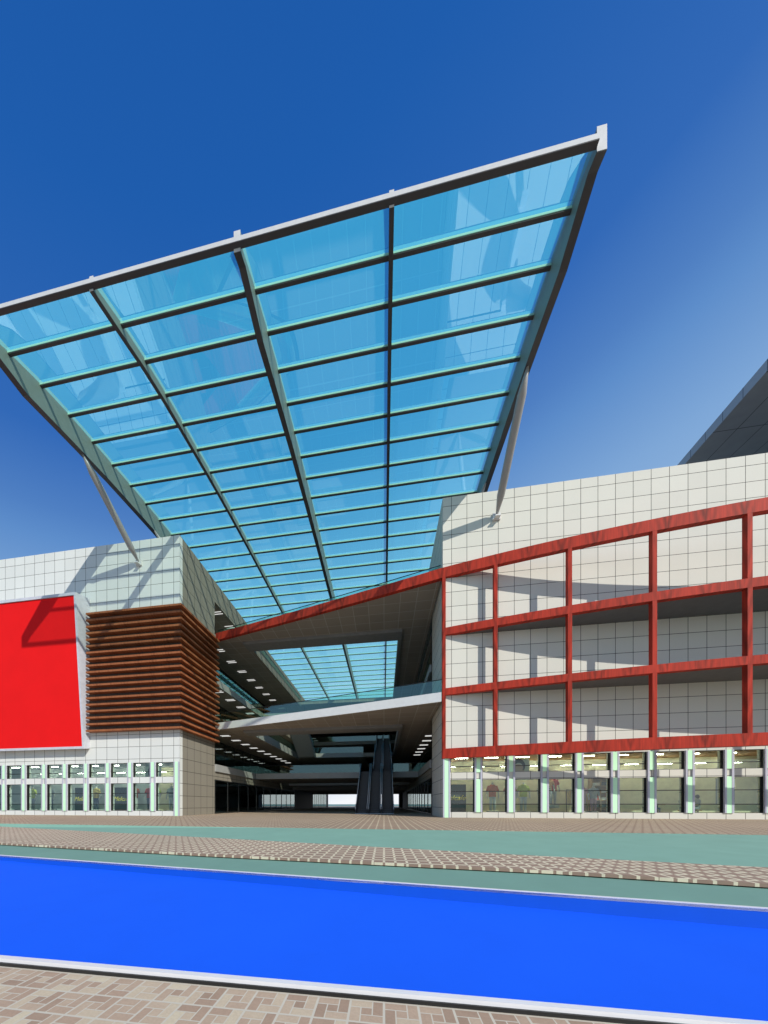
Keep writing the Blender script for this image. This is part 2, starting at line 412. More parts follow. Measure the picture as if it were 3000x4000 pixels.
MB().box(-19.8, -15.75, 26.3, 26.7, .85, 5.0).build('shop_back_wall', M['shop_wall_r'], lb)
MB().box(-44.6, -15.75, 23.16, 26.3, .86, 1.0).build('shop_floor', M['shop_floor'], lb)
MB().box(-44.6, -15.75, 23.16, 26.3, 5.0, 5.2).build('shop_ceiling', M['shop_ceil_l'], lb)
for a, b in lw: window_bay(a, b, lb)
for (a, b), (c, d) in zip(lw[:-1], lw[1:]): pilaster(b+.02, c-.02, lb)
pilaster(-15.86, LX-.002, lb, .852, True)
# ---- right building
RX = 3.9
rb = thing('shop_building', 'cream tiled shop building behind the red wooden grid, with a row of clothes shop windows', 'building', (15,22.8,.85))
rw = [(4.40+2.008*k, 5.90+2.008*k) for k in range(12)]
m = MB(); front_wall(m, RX, 40, rw)
m.box(39.6, 40, 23.15, 60, .8, 22.3)
m.box(RX, RX+.35, 23.15, 28.0, .8, 22.3)
m.box(RX, RX+.35, 28.0, 90, 17.55, 22.3)
m.box(RX, RX+4.2, 27.7, 28.0, .8, 17.5)
m.build('wall', M['tile_r'], rb)
MB().box(4.25, 39.6, 23.15, 90, 21.3, 21.55).build('roof', M['soffit_g'], rb)
MB().box(4.25, 39.6, 26.3, 26.7, .85, 5.0).build('shop_back_wall', M['shop_wall_r'], rb)
MB().box(4.25, 39.6, 23.16, 26.3, .86, 1.0).build('shop_floor', M['shop_floor'], rb)
MB().box(4.25, 39.6, 23.16, 26.3, 5.0, 5.2).build('shop_ceiling', M['shop_ceil_r'], rb)
for a, b in rw: window_bay(a, b, rb)
for (a, b), (c, d) in zip(rw[:-1], rw[1:]): pilaster(b+.02, c-.02, rb)
pilaster(RX+.004, 4.37, rb, .852, True)

# ---- red wooden grid and the long curved red beam
def arc(x):
    if x >= 3.85:
        u = x-3.85; return 22.7 - .24*u + .0046*u*u
    v = 3.85-x; return 22.7 + .305*v - .0011*v*v
def arcline(xa, xb, n, d=0.): return [(xa+(xb-xa)*i/n, arc(xa+(xb-xa)*i/n)+d) for i in range(n+1)]
g = thing('timber_grid', 'red wooden grid of curved beams and posts standing off the cream facade', 'facade frame', (15,21,4.79))
XR = 29.
for z0, z1 in ((4.79,5.45),(9.02,9.475),(13.03,13.51)):
    MB().strip(arcline(3.86, XR, 26), arcline(3.86, XR, 26, .32), z0, z1).build('beam', M['redwood'], g)
MB().strip(arcline(-15.38, XR, 46), arcline(-15.38, XR, 46, .32), 16.90, 17.56).build('beam', M['redwood'], g)
px = [3.86+i*3.9 for i in range(7)]; px[1] = 6.89; px[2] = 10.77; px[3] = 14.72; px[4] = 18.72
for x in px:
    for z0, z1 in ((5.452,9.018),(9.477,13.028),(13.512,16.898)):
        y = arc(x); MB().prism([(x,y+.004),(x+.205,arc(x+.205)+.004),(x+.205,y+.28),(x,y+.28)], z0, z1).build('post', M['redwood'], g)
for z0, z1 in ((9.06,9.44),(13.07,13.47)):
    MB().strip(arcline(4.2, XR, 24, .322), [(4.2+(XR-4.2)*i/24, 22.798) for i in range(25)], z0, z1).build('ledge', plain('grey_ledge', (.13,.13,.13,1), .8), g)

# ---- brown slat screen round the corner
s = thing('slat_screen', 'screen of brown wooden slats wrapping the corner of the pale building', 'screen', (-19,22.6,7.4))
n = 19
for i in range(n):
    z = 16.60 - i*(16.60-7.42)/(n-1)
    MB().prism([(-23.1,22.28),(-14.92,22.28),(-14.92,28.0),(-15.33,28.0),(-15.33,22.73),(-23.1,22.73)], z, z+.145).build('slat', M['louvre'], s)
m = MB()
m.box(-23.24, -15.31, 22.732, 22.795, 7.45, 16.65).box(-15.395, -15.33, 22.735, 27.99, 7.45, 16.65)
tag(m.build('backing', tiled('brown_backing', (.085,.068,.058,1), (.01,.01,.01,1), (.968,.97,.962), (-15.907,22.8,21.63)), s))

# ---- red sign
s = thing('billboard', 'huge blank red sign in a grey casing on the pale facade', 'billboard', (-30,22.3,6.1))
BX = -23.25
fyz = [(21.54,17.95),(22.28,6.10)]
m = MB()
prof = [(22.795,18.15),(21.54,17.93),(22.27,6.10),(22.795,6.2)]
th = .16
# four sides of the casing as wedge boxes
m.profile_x(prof, BX-.16, BX)
m.profile_x(prof, -40., -39.8)
m.profile_x([(22.795,18.15),(21.54,17.93),(21.55,17.72),(22.795,17.9)], -39.8, BX-.16)
m.profile_x([(22.795,6.2),(22.27,6.10),(22.258,6.29),(22.795,6.4)], -39.8, BX-.16)
m.build('casing', M['bill_frame'], s)
MB().profile_x([(22.6,17.86),(21.62,17.71),(22.32,6.28),(22.6,6.3)], -39.8, BX-.161).build('sign_face', M['billboard'], s)

# ------------------------------------------------------------------ glass canopy
GP = [(12.36,24.42),(13.94,24.96),(15.53,25.34),(17.17,25.60),(18.8,25.75),(20.4,25.88),(22.06,26.02),(23.67,26.11),(25.3,26.18),(26.9,26.22)]
y = 26.9
while y < 79: y += 1.62 if y < 34 else min(2.25, 1.62+.05*(y-34)); GP.append((y, 26.25))
BOT = [(12.44,24.08),(12.93,24.27),(14.9,23.92),(17.2,24.2),(18.4,24.33),(20.35,24.53),(24.7,24.75),(30,24.85),(GP[-1][0],24.85)]
def gz(y):
    for (a,za),(b_,zb) in zip(GP[:-1], GP[1:]):
        if a <= y <= b_: return za+(zb-za)*(y-a)/(b_-a)
    return GP[-1][1]
cn = thing('glass_canopy', 'great upswept blue glass canopy on steel ribs over the passage', 'canopy', (-6,45,24.4))
RIBS = [(-19.37,-19.05),(-12.70,-12.52),(-6.0,-5.73),(.2,.37),(7.2,7.5)]
for i, (a, c) in enumerate(RIBS):
    lift = .3
    top = [(12.44, 24.91 if i in (0,2,4) else 24.76)] + [(y_, z_+.22) for y_, z_ in GP[1:]]
    bot = list(BOT) if i in (0,2,4) else [(12.44,24.16)] + [(y_, z_-.46) for y_, z_ in GP[1:]]
    rib = MB().profile_x(bot + top[::-1], a, c).build('rib', M['steel'], cn)
    lo = [(y_, z_-.03) for y_, z_ in bot]; lo[0] = (bot[0][0]-.0, lo[0][1])
    MB().profile_x(lo + [(y_, z_-.002) for y_, z_ in bot[::-1]], a-.01, c+.01).build('shaded_underside', M['shaded_underside'], rib)  # thin dark strip painting shade under the rib
    MB().box(a-.005, c+.005, 12.425, 12.438, 24.07 if i in (0,2,4) else 24.13, 24.92 if i in (0,2,4) else 24.77).build('sunlit_end', M['steel_l'], rib)  # thin light plate painting sunlight on the rib's front end
eb = MB().box(-19.045, 7.195, 12.28, 12.42, 24.235, 24.42).build('edge_beam', M['steel_l'], cn)
MB().box(-19.045, 7.195, 12.285, 12.47, 24.205, 24.233).build('shaded_underside', M['shaded_underside'], eb)  # dark strip painting shade under the edge beam
for k, (y_, z_) in enumerate(GP[1:]):
    m = MB(); f = MB()
    for (a, b_), (c, d) in zip(RIBS[:-1], RIBS[1:]):
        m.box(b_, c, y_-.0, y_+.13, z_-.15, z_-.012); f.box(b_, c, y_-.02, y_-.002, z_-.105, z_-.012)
    pu = m.build('purlin', M['shaded_underside'], cn); f.build('sunlit_face', M['sunlit_purlin'], pu)  # dark body paints underside shade, mint strip paints the sunlit front
for (a, b_), (c, d) in zip(RIBS[:-1], RIBS[1:]):
    m = MB()
    for y_, z_ in GP: m.v += [(b_,y_,z_),(c,y_,z_)]
    for q in range(len(GP)-1): m.f.append((2*q, 2*q+1, 2*q+3, 2*q+2))
    m.build('glass_panel', M['canopy_glass'], cn, True)

# ---- struts
def strut(foot, head, r, label, group=None, plate=False, up=False):
    t = thing('strut', label, 'strut', foot, group)
    L = (Vector(head)-Vector(foot)).length; c = min(.35, 1.0/L)
    MB().lathe(foot, head, [(0,.05),(c,r),(1-c,r),(1,.04)], 24).build('pole', M['pole'], t, True)
    if plate:
        x, y, z = foot
        MB().box(x-.24, x+.24, y-.06, y+.05, z-.22, z+.22).prism([(x-.16,y-.34),(x+.16,y-.34),(x+.16,y-.06),(x-.16,y-.06)], z-.2, z-.13).build('bracket', M['steel_l'], t)
    return t
strut((7.26,22.74,20.55), (7.32,18.1,24.35), .225, 'thick pale strut from the cream facade up to the canopy edge', None, True)
strut((-18.83,22.74,20.52), (-19.2,18.2,24.38), .225, 'thick pale strut from the pale facade above the red sign up to the canopy edge', None, True)
k = 0
for sx, xf, xt in ((1,5.8,7.25),(-1,-17.5,-19.15)):
    for i in range(5):
        y0 = 27.6+7.2*i
        for dy in (-2.9,2.9):
            strut((xf,y0,21.55), (xt,y0+dy,24.9), .17,
                  'slim roof strut of the %s pair on the %s building' % (ORD[i], 'cream' if sx > 0 else 'pale') + (', leaning to the front' if dy < 0 else ', leaning to the back'), 'slim struts on the roofs')

# ------------------------------------------------------------------ passage: floors, galleries, bridges
VX0, VX1, VY0, VY1 = -12.6, 1.28, 30.4, 47.4
def slab_ring(mb, z0, z1, front, notch=None):
    """full-width floor with the square void, in butted pieces"""
    mb.strip(front, [(p[0], 28.6) for p in front], z0, z1)
    mb.box(LX, RX, 28.6, VY0, z0, z1)
    mb.box(LX, VX0, VY0, VY1, z0, z1).box(VX1, RX, VY0, VY1, z0, z1)
fr = arcline(LX, RX-.06, 20, .10)
def rail(mb_g, mb_r, pts, z0, h=1.0):
    for a, c in zip(pts[:-1], pts[1:]): mb_g.quad((a[0],a[1],z0),(c[0],c[1],z0),(c[0],c[1],z0+h),(a[0],a[1],z0+h))
    mb_r.path([(p[0],p[1],z0+h) for p in pts], .03, 6)
def balustrade(root, runs, z0, h=1.0):
    for pts in runs:
        a, r_ = MB(), MB(); rail(a, r_, pts, z0, h)
        q = a.build('balustrade', M['rail_glass'], root); r_.build('handrail', M['black'], q)

# level 4 deck (behind the long red beam)
d4 = thing('roof_deck', 'upper deck behind the long red beam, with a large square opening to the canopy', 'deck', (-6,30,16.95))
m = MB(); slab_ring(m, 16.97, 17.5, arcline(LX, RX-.06, 20, .34))
m.box(LX, RX, VY1+1.2, 88, 16.97, 17.5).box(LX, VX0, VY1, VY1+1.2, 16.97, 17.5).box(VX1, RX, VY1, VY1+1.2, 16.97, 17.5)
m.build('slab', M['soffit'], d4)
m = MB(); e = 1.5; zz = 16.955
m.box(VX0-e*0.3, VX1+.3, 28.9, VY0, zz-.25, 16.968).box(VX1, VX1+.3, VY0, VY1, zz-.25, 16.968)
m.build('edge_band', M['soffit_g'], d4)
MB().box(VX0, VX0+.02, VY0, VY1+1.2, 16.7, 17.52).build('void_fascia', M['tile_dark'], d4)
balustrade(d4, [arcline(LX+.02, RX-.08, 20, .45), [(VX0+.03,VY0),(VX0+.03,VY1+1.2)]], 17.5, .55)

# level 2 bridge with white fascia
d2 = thing('footbridge', 'curved footbridge with a white edge and glass rail crossing the passage', 'footbridge', (-6,26,8.65))
m = MB(); slab_ring(m, 8.67, 9.2, fr)
m.box(-2.9, VX1, 47.6, 49.5, 8.67, 9.2).box(LX, -2.9, VY1, 62, 8.67, 9.2).box(VX1, RX, VY1, 62, 8.67, 9.2).box(LX, RX, 62, 88, 8.67, 9.2)
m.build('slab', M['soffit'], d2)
MB().strip(arcline(LX+.01, RX-.1, 20), arcline(LX+.01, RX-.1, 20, .098), 8.62, 9.25).build('white_edge', M['fascia'], d2)
m = MB(); m.box(VX0-.4, VX1+.3, 28.9, VY0, 8.42, 8.668).box(VX1, VX1+.3, VY0, VY1, 8.42, 8.668)
m.build('edge_band', M['soffit_g'], d2)
m = MB(); m.box(VX0, VX0+.03, VY0, VY1, 8.45, 9.27).box(VX0+.03, -2.95, VY1-.03, VY1, 8.6, 9.27)
m.build('void_fascia', M['fascia_g'], d2)
balustrade(d2, [arcline(LX+.02, RX-.08, 20, .05), [(VX0+.03,VY0),(VX0+.03,VY1-.05),(-2.95,VY1-.05)]], 9.25, .85)

# level 1 and level 3 galleries
def gallery(name, label, z0, z1, yc0, yc1, yback, esc=None, gap=None):
    d = thing(name, label, 'gallery', (-6, yc0, z0))
    m = MB()
    m.box(-19.4, LX, 28.0, 88, z0+.02, z1-.05).box(RX, 7.9, 28.0, 88, z0+.02, z1-.05)
    if esc: m.box(LX, esc[0], yc0+.1, yc1, z0+.02, z1-.05).box(esc[1], RX, yc0+.1, yc1, z0+.02, z1-.05)
    else: m.box(LX, RX, yc0+.1, yc1, z0+.02, z1-.05)
    m.box(LX, RX, yback, 88, z0+.02, z1-.05)
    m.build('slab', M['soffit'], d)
    for bx in [(LX, LX+.15, 28.02, yc0), (RX-.15, RX, 28.02, yc0)] + ([(LX, esc[0], yc0, yc0+.1), (esc[1], RX, yc0, yc0+.1)] if esc else [(LX, RX, yc0, yc0+.1)]) + [(LX, RX, yback-.1, yback)]:
        MB().box(*bx, z0, z1).build('fascia', M['fascia_g'], d)
    runs = [[(LX+.1,28.05),(LX+.1,yc0+.05)], [(RX-.1,28.05),(RX-.1,yc0+.05)]]
    runs += [[(LX+.1,yc0+.05),(gap[0],yc0+.05)],[(gap[1],yc0+.05),(RX-.1,yc0+.05)]] if gap else [[(LX+.1,yc0+.05),(RX-.1,yc0+.05)]]
    runs += [[(LX,yback-.05),(RX,yback-.05)]]
    balustrade(d, runs, z1, .95)
    return d
gallery('gallery', 'first floor gallery and cross bridge over the shaded passage, grey edge and glass rail', 4.76, 5.42, 37.5, 46.5, 52., None, (-2.75,1.05))
gallery('gallery', 'third floor gallery under the upper deck, grey edge and glass rail', 12.72, 13.33, 40., 43., 60.)

# side walls of the passage: dark glazing with mullions
def curtain(name, label, x, y0, y1, z0, z1, dy, trans=()):
    t = thing(name, label, 'glazed wall', (x, (y0+y1)/2, z0))
    m = MB(); k = int(round((y1-y0)/dy))
    for i in range(k+1):
        y = y0+(y1-y0)*i/k; m.box(x-.04, x+.04, y-.05, y+.05, z0, z1)
    for z in (z0+.05, z1-.05) + tuple(trans):
        for i in range(k): m.box(x-.035, x+.035, y0+(y1-y0)*i/k+.05, y0+(y1-y0)*(i+1)/k-.05, z-.05, z+.05)
    m.build('frame', M['black'], t)
    MB().quad((x,y0,z0),(x,y1,z0),(x,y1,z1),(x,y0,z1)).build('pane', M['dark_glass'], t)
    return t
curtain('shopfront', 'long dark glass shopfront on the ground floor of the pale building, inside the passage', LX-.02, 28.1, 55.3, .87, 4.02, 2.45)
curtain('shopfront', 'far glass shopfront beyond the dark wall on the passage floor', LX-.02, 70., 87., .87, 4.4, 2.1)
curtain('shopfront', 'dark glass shopfront on the ground floor of the cream building, inside the passage', RX+.02, 28.1, 57., .87, 3.98, 2.45)
for x, side in ((-18.2,'pale'),(6.8,'cream')):
    curtain('curtain_wall', 'dark gridded glass wall at the back of the first floor gallery of the %s building' % side, x, 28.1, 60., 5.42, 8.66, 2.45, (7.3,))
    curtain('curtain_wall', 'dark gridded glass wall at the back of the second floor gallery of the %s building' % side, x, 28.1, 60., 9.3, 12.7, 2.45, (11.3,))
    curtain('curtain_wall', 'dark gridded glass wall at the back of the third floor gallery of the %s building' % side, x, 28.1, 60., 13.33, 16.95, 2.45, (15.3,))
iw = thing('passage_wall', 'dark inner walls closing the sides and far part of the passage', 'wall', (-6,70,.85))
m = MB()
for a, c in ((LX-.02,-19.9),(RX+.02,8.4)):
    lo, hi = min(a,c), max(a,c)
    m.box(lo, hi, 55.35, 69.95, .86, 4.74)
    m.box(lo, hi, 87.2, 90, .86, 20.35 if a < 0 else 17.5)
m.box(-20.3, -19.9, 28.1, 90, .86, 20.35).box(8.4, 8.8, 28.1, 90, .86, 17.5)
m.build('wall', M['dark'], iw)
MB().box(LX, RX, 88.1, 88.6, 5.3, 17.5).build('lintel', M['dark'], iw)
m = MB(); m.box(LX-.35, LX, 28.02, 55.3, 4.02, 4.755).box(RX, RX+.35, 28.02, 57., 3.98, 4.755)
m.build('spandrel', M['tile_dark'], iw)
# upper storey of the pale building, behind the opening over the deck
m = MB(); m.box(-19.9, -15.4, 28.1, 88, 16.97, 17.45).box(-19.9, -15.76, 28.1, 88, 20.4, 20.6); m.build('gallery_floor', M['soffit'], iw)
MB().box(RX+.36, 8.4, 28.1, 88, 16.97, 17.45).build('gallery_floor', M['soffit'], iw)
m = MB()
for y in (54., 62., 70., 78.): m.box(LX, RX, y, y+.5, 4.1, 4.755)
m.build('ceiling_beam', M['soffit_g'], iw)
for zf in (9.2,):
    m = MB(); m.box(-19.4, LX, 28.05, 88, 8.69, 9.15).box(RX, 7.9, 28.05, 88, 8.69, 9.15); m.build('gallery_floor', M['soffit'], iw)

# ceiling lights: a pair of tubes each
def lamp(x, y, z, label, group):
    t = thing('ceiling_light', label, 'ceiling light', (x,y,z), group)
    for dy in (-.17,.17): MB().box(x-.47, x+.47, y+dy-.03, y+dy+.03, z-.045, z-.004).build('tube', M['lamp'], t)
    return t
lp = lamp(0,0,0,'x','twin tube lights on the passage ceilings'); first = [True]
def put_lamp(x, y, z, label):
    global lp
    o = lp if first[0] else copy_tree(lp); first[0] = False
    o.location = (x,y,z); o['label'] = label; return o
def row(lab, x, z, y0, dy, n):
    for i in range(n): put_lamp(x, y0+dy*i, z, '%s twin tube light %s' % (ORD[i], lab))
row('in the row under the upper deck, pale side', -16.1, 16.97, 30.2, 2.6, 7)
row('in the row under the third floor gallery, pale side', -16., 12.73, 29.75, 2.57, 5)
row('in the long row under the footbridge level, pale side', -15.9, 8.69, 28.6, 2.43, 11)
row('in the top opening of the pale building', -16.05, 20.4, 29.7, 2.55, 6)
row('in the row under the footbridge level, cream side', 4.6, 8.69, 34.2, 2.6, 6)

# ------------------------------------------------------------------ escalators
def escalator(x0, x1, y0, z0, y1, z1, label, group):
    t = thing('escalator', label, 'escalator', ((x0+x1)/2, y0, z0), group)
    n = int((z1-z0)/.2); m = MB(); a, b_ = x0+.14, x1-.14
    for i in range(n):
        ya = y0+(y1-y0)*i/n; yb = y0+(y1-y0)*(i+1)/n; z = z0+(z1-z0)*(i+1)/n
        m.box(a, b_, ya, yb+.02, z-.32, z-.004*(i % 2))
        m.box(a, b_, ya-.012, ya-.002, z-.03, z-.006)
    m.build('steps', M['esc'], t)
    sl = (z1-z0)/(y1-y0)
    MB().profile_x([(y0-.3,z0+.01),(y0,z0+.01),(y1,z1-.33),(y1+.9,z1-.33),(y1+.9,z1-.75),(y1-.1,z1-.75),(y0+1.,z0+.01)], x0+.02, x1-.02).build('truss', M['esc'], t)
    MB().box(x0, x1, y0-.75, y0-.02, z0+.004, z0+.05).build('landing_plate', M['esc_rail'], t)
    for xa in (x0, x1-.13):
        q = MB().profile_x([(y0-.55,z0+.05),(y0+.3,z0-.0+.02),(y1,z1-.1),(y1+.8,z1-.1),(y1+.8,z1+.86),(y1-.1,z1+.86),(y0+.15,z0+.88),(y0-.45,z0+.82),(y0-.6,z0+.5)], xa+.02, xa+.11).build('balustrade', M['esc'], t)
        xc = xa+.065
        MB().path([(xc,y0-.5,z0+.3),(xc,y0-.62,z0+.6),(xc,y0-.45,z0+.86),(xc,y0+.15,z0+.92),(xc,y1-.1,z1+.9),(xc,y1+.85,z1+.9)], .042, 8).build('handrail', M['esc_rail'], q, True)
    return t
G = 'escalators in the passage'
for i, (x, w_) in enumerate(((-2.66,'leftmost'),(-1.46,'middle'),(-.26,'rightmost'))):
    escalator(x, x+1.19, 30.7, .85, 37.2, 5.42, '%s of the three dark escalators rising from the passage floor' % w_, G)
for i, (x, w_) in enumerate(((-1.30,'left'),(-.16,'right'))):
    escalator(x, x+1.12, 39.0, 5.42, 46.6, 9.25, '%s one of the two dark escalators on the middle flight' % w_, G)
for i, (x, w_) in enumerate(((-1.30,'left'),(-.16,'right'))):
    escalator(x, x+1.12, 49.6, 9.25, 58.6, 13.33, '%s one of the two dark escalators on the topmost flight' % w_, G)
# stair running back up towards the street, seen from below
st = thing('stair', 'grey underside of a stair rising from the footbridge level to the third floor gallery', 'stair', (-10.8,47,9.25))
MB().profile_x([(47.35,8.62),(47.35,9.2),(46.6,9.3),(40.1,13.3),(40.1,12.5),(46.3,8.62)], -12.4, -9.9).build('flight', M['fascia_g'], st)
q = MB(); 
for x in (-12.35,-9.95): q.quad((x,46.6,9.3),(x,40.1,13.3),(x,40.1,14.2),(x,46.6,10.2))
q.build('balustrade', M['rail_glass'], st)

# ------------------------------------------------------------------ far roof at the right
ex, ey, ez = .311, 1., .353
E0 = Vector((27.5,34.68,33.2)); dv = Vector((ex,ey,ez))
A = E0 - dv*13.5; B = E0 + dv*16
rf = thing('tower_roof', 'dark panelled underside of a tilted roof edge above the cream parapet', 'roof', (40,36,22))
m = MB(); w = Vector((34,0,0)); up = Vector((0,0,.75))
m.quad(A, A+w, B+w, B).build('soffit', M['roof_dark'], rf)
m = MB(); off = Vector((0,0,0))
m.quad(A, B, B+up+off*5, A+up+off*5).quad(A, A+up+off*5, A+up+w, A+w).quad(A+up+off*5, B+up+off*5, B+up+w, A+up+w).quad(B, B+w, B+w+up, B+up+off*5)
m.build('roof_edge', M['roof_edge'], rf)
MB().box(42, 62, 34, 60, 21.6, 36).build('core', M['roof_edge'], rf)

# ------------------------------------------------------------------ what stands in the shop windows
def cmat(name, c, rough=.8, var=.1): return plain(name, c, rough, var=var, scale=9.)
CL = dict(orange=cmat('orange_cloth',(.62,.15,.06,1)), red=cmat('red_cloth',(.55,.05,.05,1)), lime=cmat('lime_cloth',(.50,.55,.10,1)), yellow=cmat('yellow_cloth',(.62,.45,.14,1)),
          pink=cmat('pink_cloth',(.55,.30,.34,1)), grey=cmat('grey_cloth',(.34,.36,.38,1)), navy=cmat('navy_cloth',(.08,.10,.15,1)), pale=cmat('pale_cloth',(.58,.58,.54,1)), peach=cmat('peach_cloth',(.66,.38,.20,1)))
M['manne'] = plain('pale_mannequin', (.60,.58,.54,1), .45)
M['paper'] = plain('white_paper', (.66,.66,.62,1), .7); M['wood_s'] = plain('shelf_wood', (.36,.24,.12,1), .6)
M['sign_red'] = plain('red_card', (.45,.04,.04,1), .6); M['yel'] = plain('yellow_neon_paint', (.75,.60,.06,1), .5); M['dkboard'] = plain('dark_board', (.06,.065,.07,1), .7)
def stripes():
    t = NT('striped_cloth'); P, xyz, n = t.pos()
    t.bsdf(t.mix(t.math('LESS_THAN', t.math('FRACT', t.math('MULTIPLY', xyz[2], 9.)), .5), (.6,.62,.58,1), (.05,.09,.08,1)), .8); return t.m
CL['striped'] = stripes()
def mannequin(x, y, shirt, legs, label, k=1.28, z=1.30):
    t = thing('mannequin', label, 'mannequin', (x,y,z-.3), 'shop window mannequins')
    q = lambda dx, dy, dz: (x+dx*k, y+dy*k, z+dz*k)
    b = MB().lathe(q(0,0,1.36), q(0,0,1.52), [(0,.075*k),(.5,.055*k),(.9,.06*k),(1,.05*k)], 12)
    for s_ in (-1,1):
        b.lathe(q(s_*.27,0,1.10), q(s_*.30,-.03,.88), [(0,.045*k),(1,.035*k)], 8).lathe(q(s_*.30,-.03,.88), q(s_*.29,-.10,.66), [(0,.036*k),(.8,.028*k),(1,.02*k)], 8)
    b.lathe(q(0,0,-.235), q(0,0,-.02), [(0,.30*k),(.85,.30*k),(1,.27*k)], 20)
    b.build('body', M['manne'], t, True)
    c = MB().lathe(q(0,0,.74), q(0,0,1.42), [(0,.195*k),(.25,.185*k),(.6,.21*k),(.82,.225*k),(.95,.12*k),(1,.07*k)], 18, 1.0, .62)
    for s_ in (-1,1): c.lathe(q(s_*.17,0,1.33), q(s_*.275,0,1.06), [(0,.075*k),(.5,.078*k),(1,.07*k)], 10)
    c.build('shirt', CL[shirt], t, True)
    l = MB().lathe(q(0,0,.68), q(0,0,.86), [(0,.15*k),(1,.17*k)], 14, 1., .65)
    for s_ in (-1,1): l.lathe(q(s_*.09,0,.76), q(s_*.10,0,.0), [(0,.098*k),(.45,.072*k),(1,.055*k)], 10)
    l.build('trousers', CL[legs], t, True); return t
def winc(k, side): a, b = (rw if side > 0 else lw[::-1])[k]; return (a+b)/2, a, b
def text(name, body, size, loc, mat, parent, shear=0., ext=.008):
    cu = bpy.data.curves.new(name, 'FONT'); cu.body = body; cu.size = size; cu.extrude = ext; cu.shear = shear; cu.align_x = 'CENTER'; cu.align_y = 'CENTER'
    tmp = bpy.data.objects.new(name, cu); me = bpy.data.meshes.new_from_object(tmp); bpy.data.objects.remove(tmp)
    me.materials.clear(); me.materials.append(mat)
    o = bpy.data.objects.new(name, me); COL.objects.link(o)
    off = Vector((0,0,0)); p = parent
    while p: off += p.location; p = p.parent
    o.parent = parent; o.location = Vector(loc)-off; o.rotation_euler = (R(90),0,0); return o
def script_sign(x, label):
    t = thing('script_sign', label, 'sign', (x,25.2,1.0))
    MB().box(x-.8, x+.8, 25.2, 25.26, 1.0, 3.2).build('board', M['dkboard'], t)
    text('lettering', 'Melcafe', .52, (x-.05,25.18,2.2), M['yel'], t, .35)
def head_poster(x, label):
    t = thing('poster', label, 'poster', (x,24.2,3.4))
    MB().box(x-.72, x+.72, 24.2, 24.23, 3.42, 4.95).build('sheet', plain('teal_poster_sheet', (.42,.50,.46,1), .6), t)
    MB().lathe((x,24.193,4.15), (x,24.199,4.15), [(0,.34),(1,.34)], 28, 1., 1.28).build('face', plain('printed_skin', (.46,.33,.25,1), .6), t)
    h = MB(); n = 22; pts = []
    for i in range(n+1):
        a = R(-35)+R(250)*i/n; pts.append((.47*math.cos(a), .52*math.sin(a)+.12))
    inn = [(p_[0]*.62+.04, p_[1]*.62-.06) for p_ in pts]
    for i in range(n): h.quad(*[(x+p_[0], 24.19, 4.25+p_[1]) for p_ in (pts[i],pts[i+1],inn[i+1],inn[i])])
    h.build('hair', plain('printed_dark_hair', (.04,.045,.045,1), .6), t)
def rack(x, cols, label):
    t = thing('clothes_rack', label, 'clothes rack', (x,24.8,1.0))
    MB().path([(x-.72,24.8,1.0),(x-.72,24.8,2.75),(x+.72,24.8,2.75),(x+.72,24.8,1.0)], .02).build('frame', M['black'], t)
    n = 11
    for i in range(n):
        xx = x-.62+1.24*i/(n-1); z = 1.75+random.uniform(-.08,.08)
        MB().prism([(xx-.045,24.55),(xx+.045,24.55),(xx+.045,25.05),(xx-.045,25.05)], z, lambda p_: 2.62).build('garment', CL[cols[i % len(cols)]], t)
def shelf(x, label):
    t = thing('shelf_unit', label, 'shelves', (x,25.6,1.0))
    m = MB(); m.box(x-.85,x+.85,25.9,25.95,1.0,3.7)
    for i in range(4): m.box(x-.85+.55*i, x-.80+.55*i, 25.5, 25.9, 1.0, 3.7)
    for z in (1.0,1.5,2.0,2.5,3.0,3.6): 
        for i in range(3): m.box(x-.80+.55*i, x-.30+.55*i, 25.5, 25.9, z, z+.05)
    m.build('frame', M['wood_s'], t)
    for i in range(3):
        for z in (1.05,1.55,2.05,2.55,3.05):
            w_ = .34+random.uniform(0,.08); MB().box(x-.77+.55*i+.02, x-.77+.55*i+.02+w_, 25.53, 25.86, z, z+random.uniform(.14,.36)).build('box', random.choice([M['paper'],M['paper'],CL['grey'],CL['red'],M['dkboard']]), t)
def price_sign(x, label):
    t = thing('price_sign', label, 'sign', (x,24.0,1.0))
    MB().box(x-.33, x+.33, 24.0, 24.03, 1.95, 2.62).box(x-.02, x+.02, 24.035, 24.06, 1.0, 2.0).build('card', M['sign_red'], t)
    text('lettering', '£50', .34, (x,23.985,2.2), M['paper'], t)
def table(x, y, label):
    t = thing('table', label, 'table', (x,y,1.0))
    MB().lathe((x,y,1.68),(x,y,1.72),[(0,.38),(1,.38)],24).build('tabletop', M['wood_s'], t)
    MB().lathe((x,y,1.0),(x,y,1.68),[(0,.22),(.04,.2),(.06,.03),(1,.03)],14).build('leg', M['black'], t)
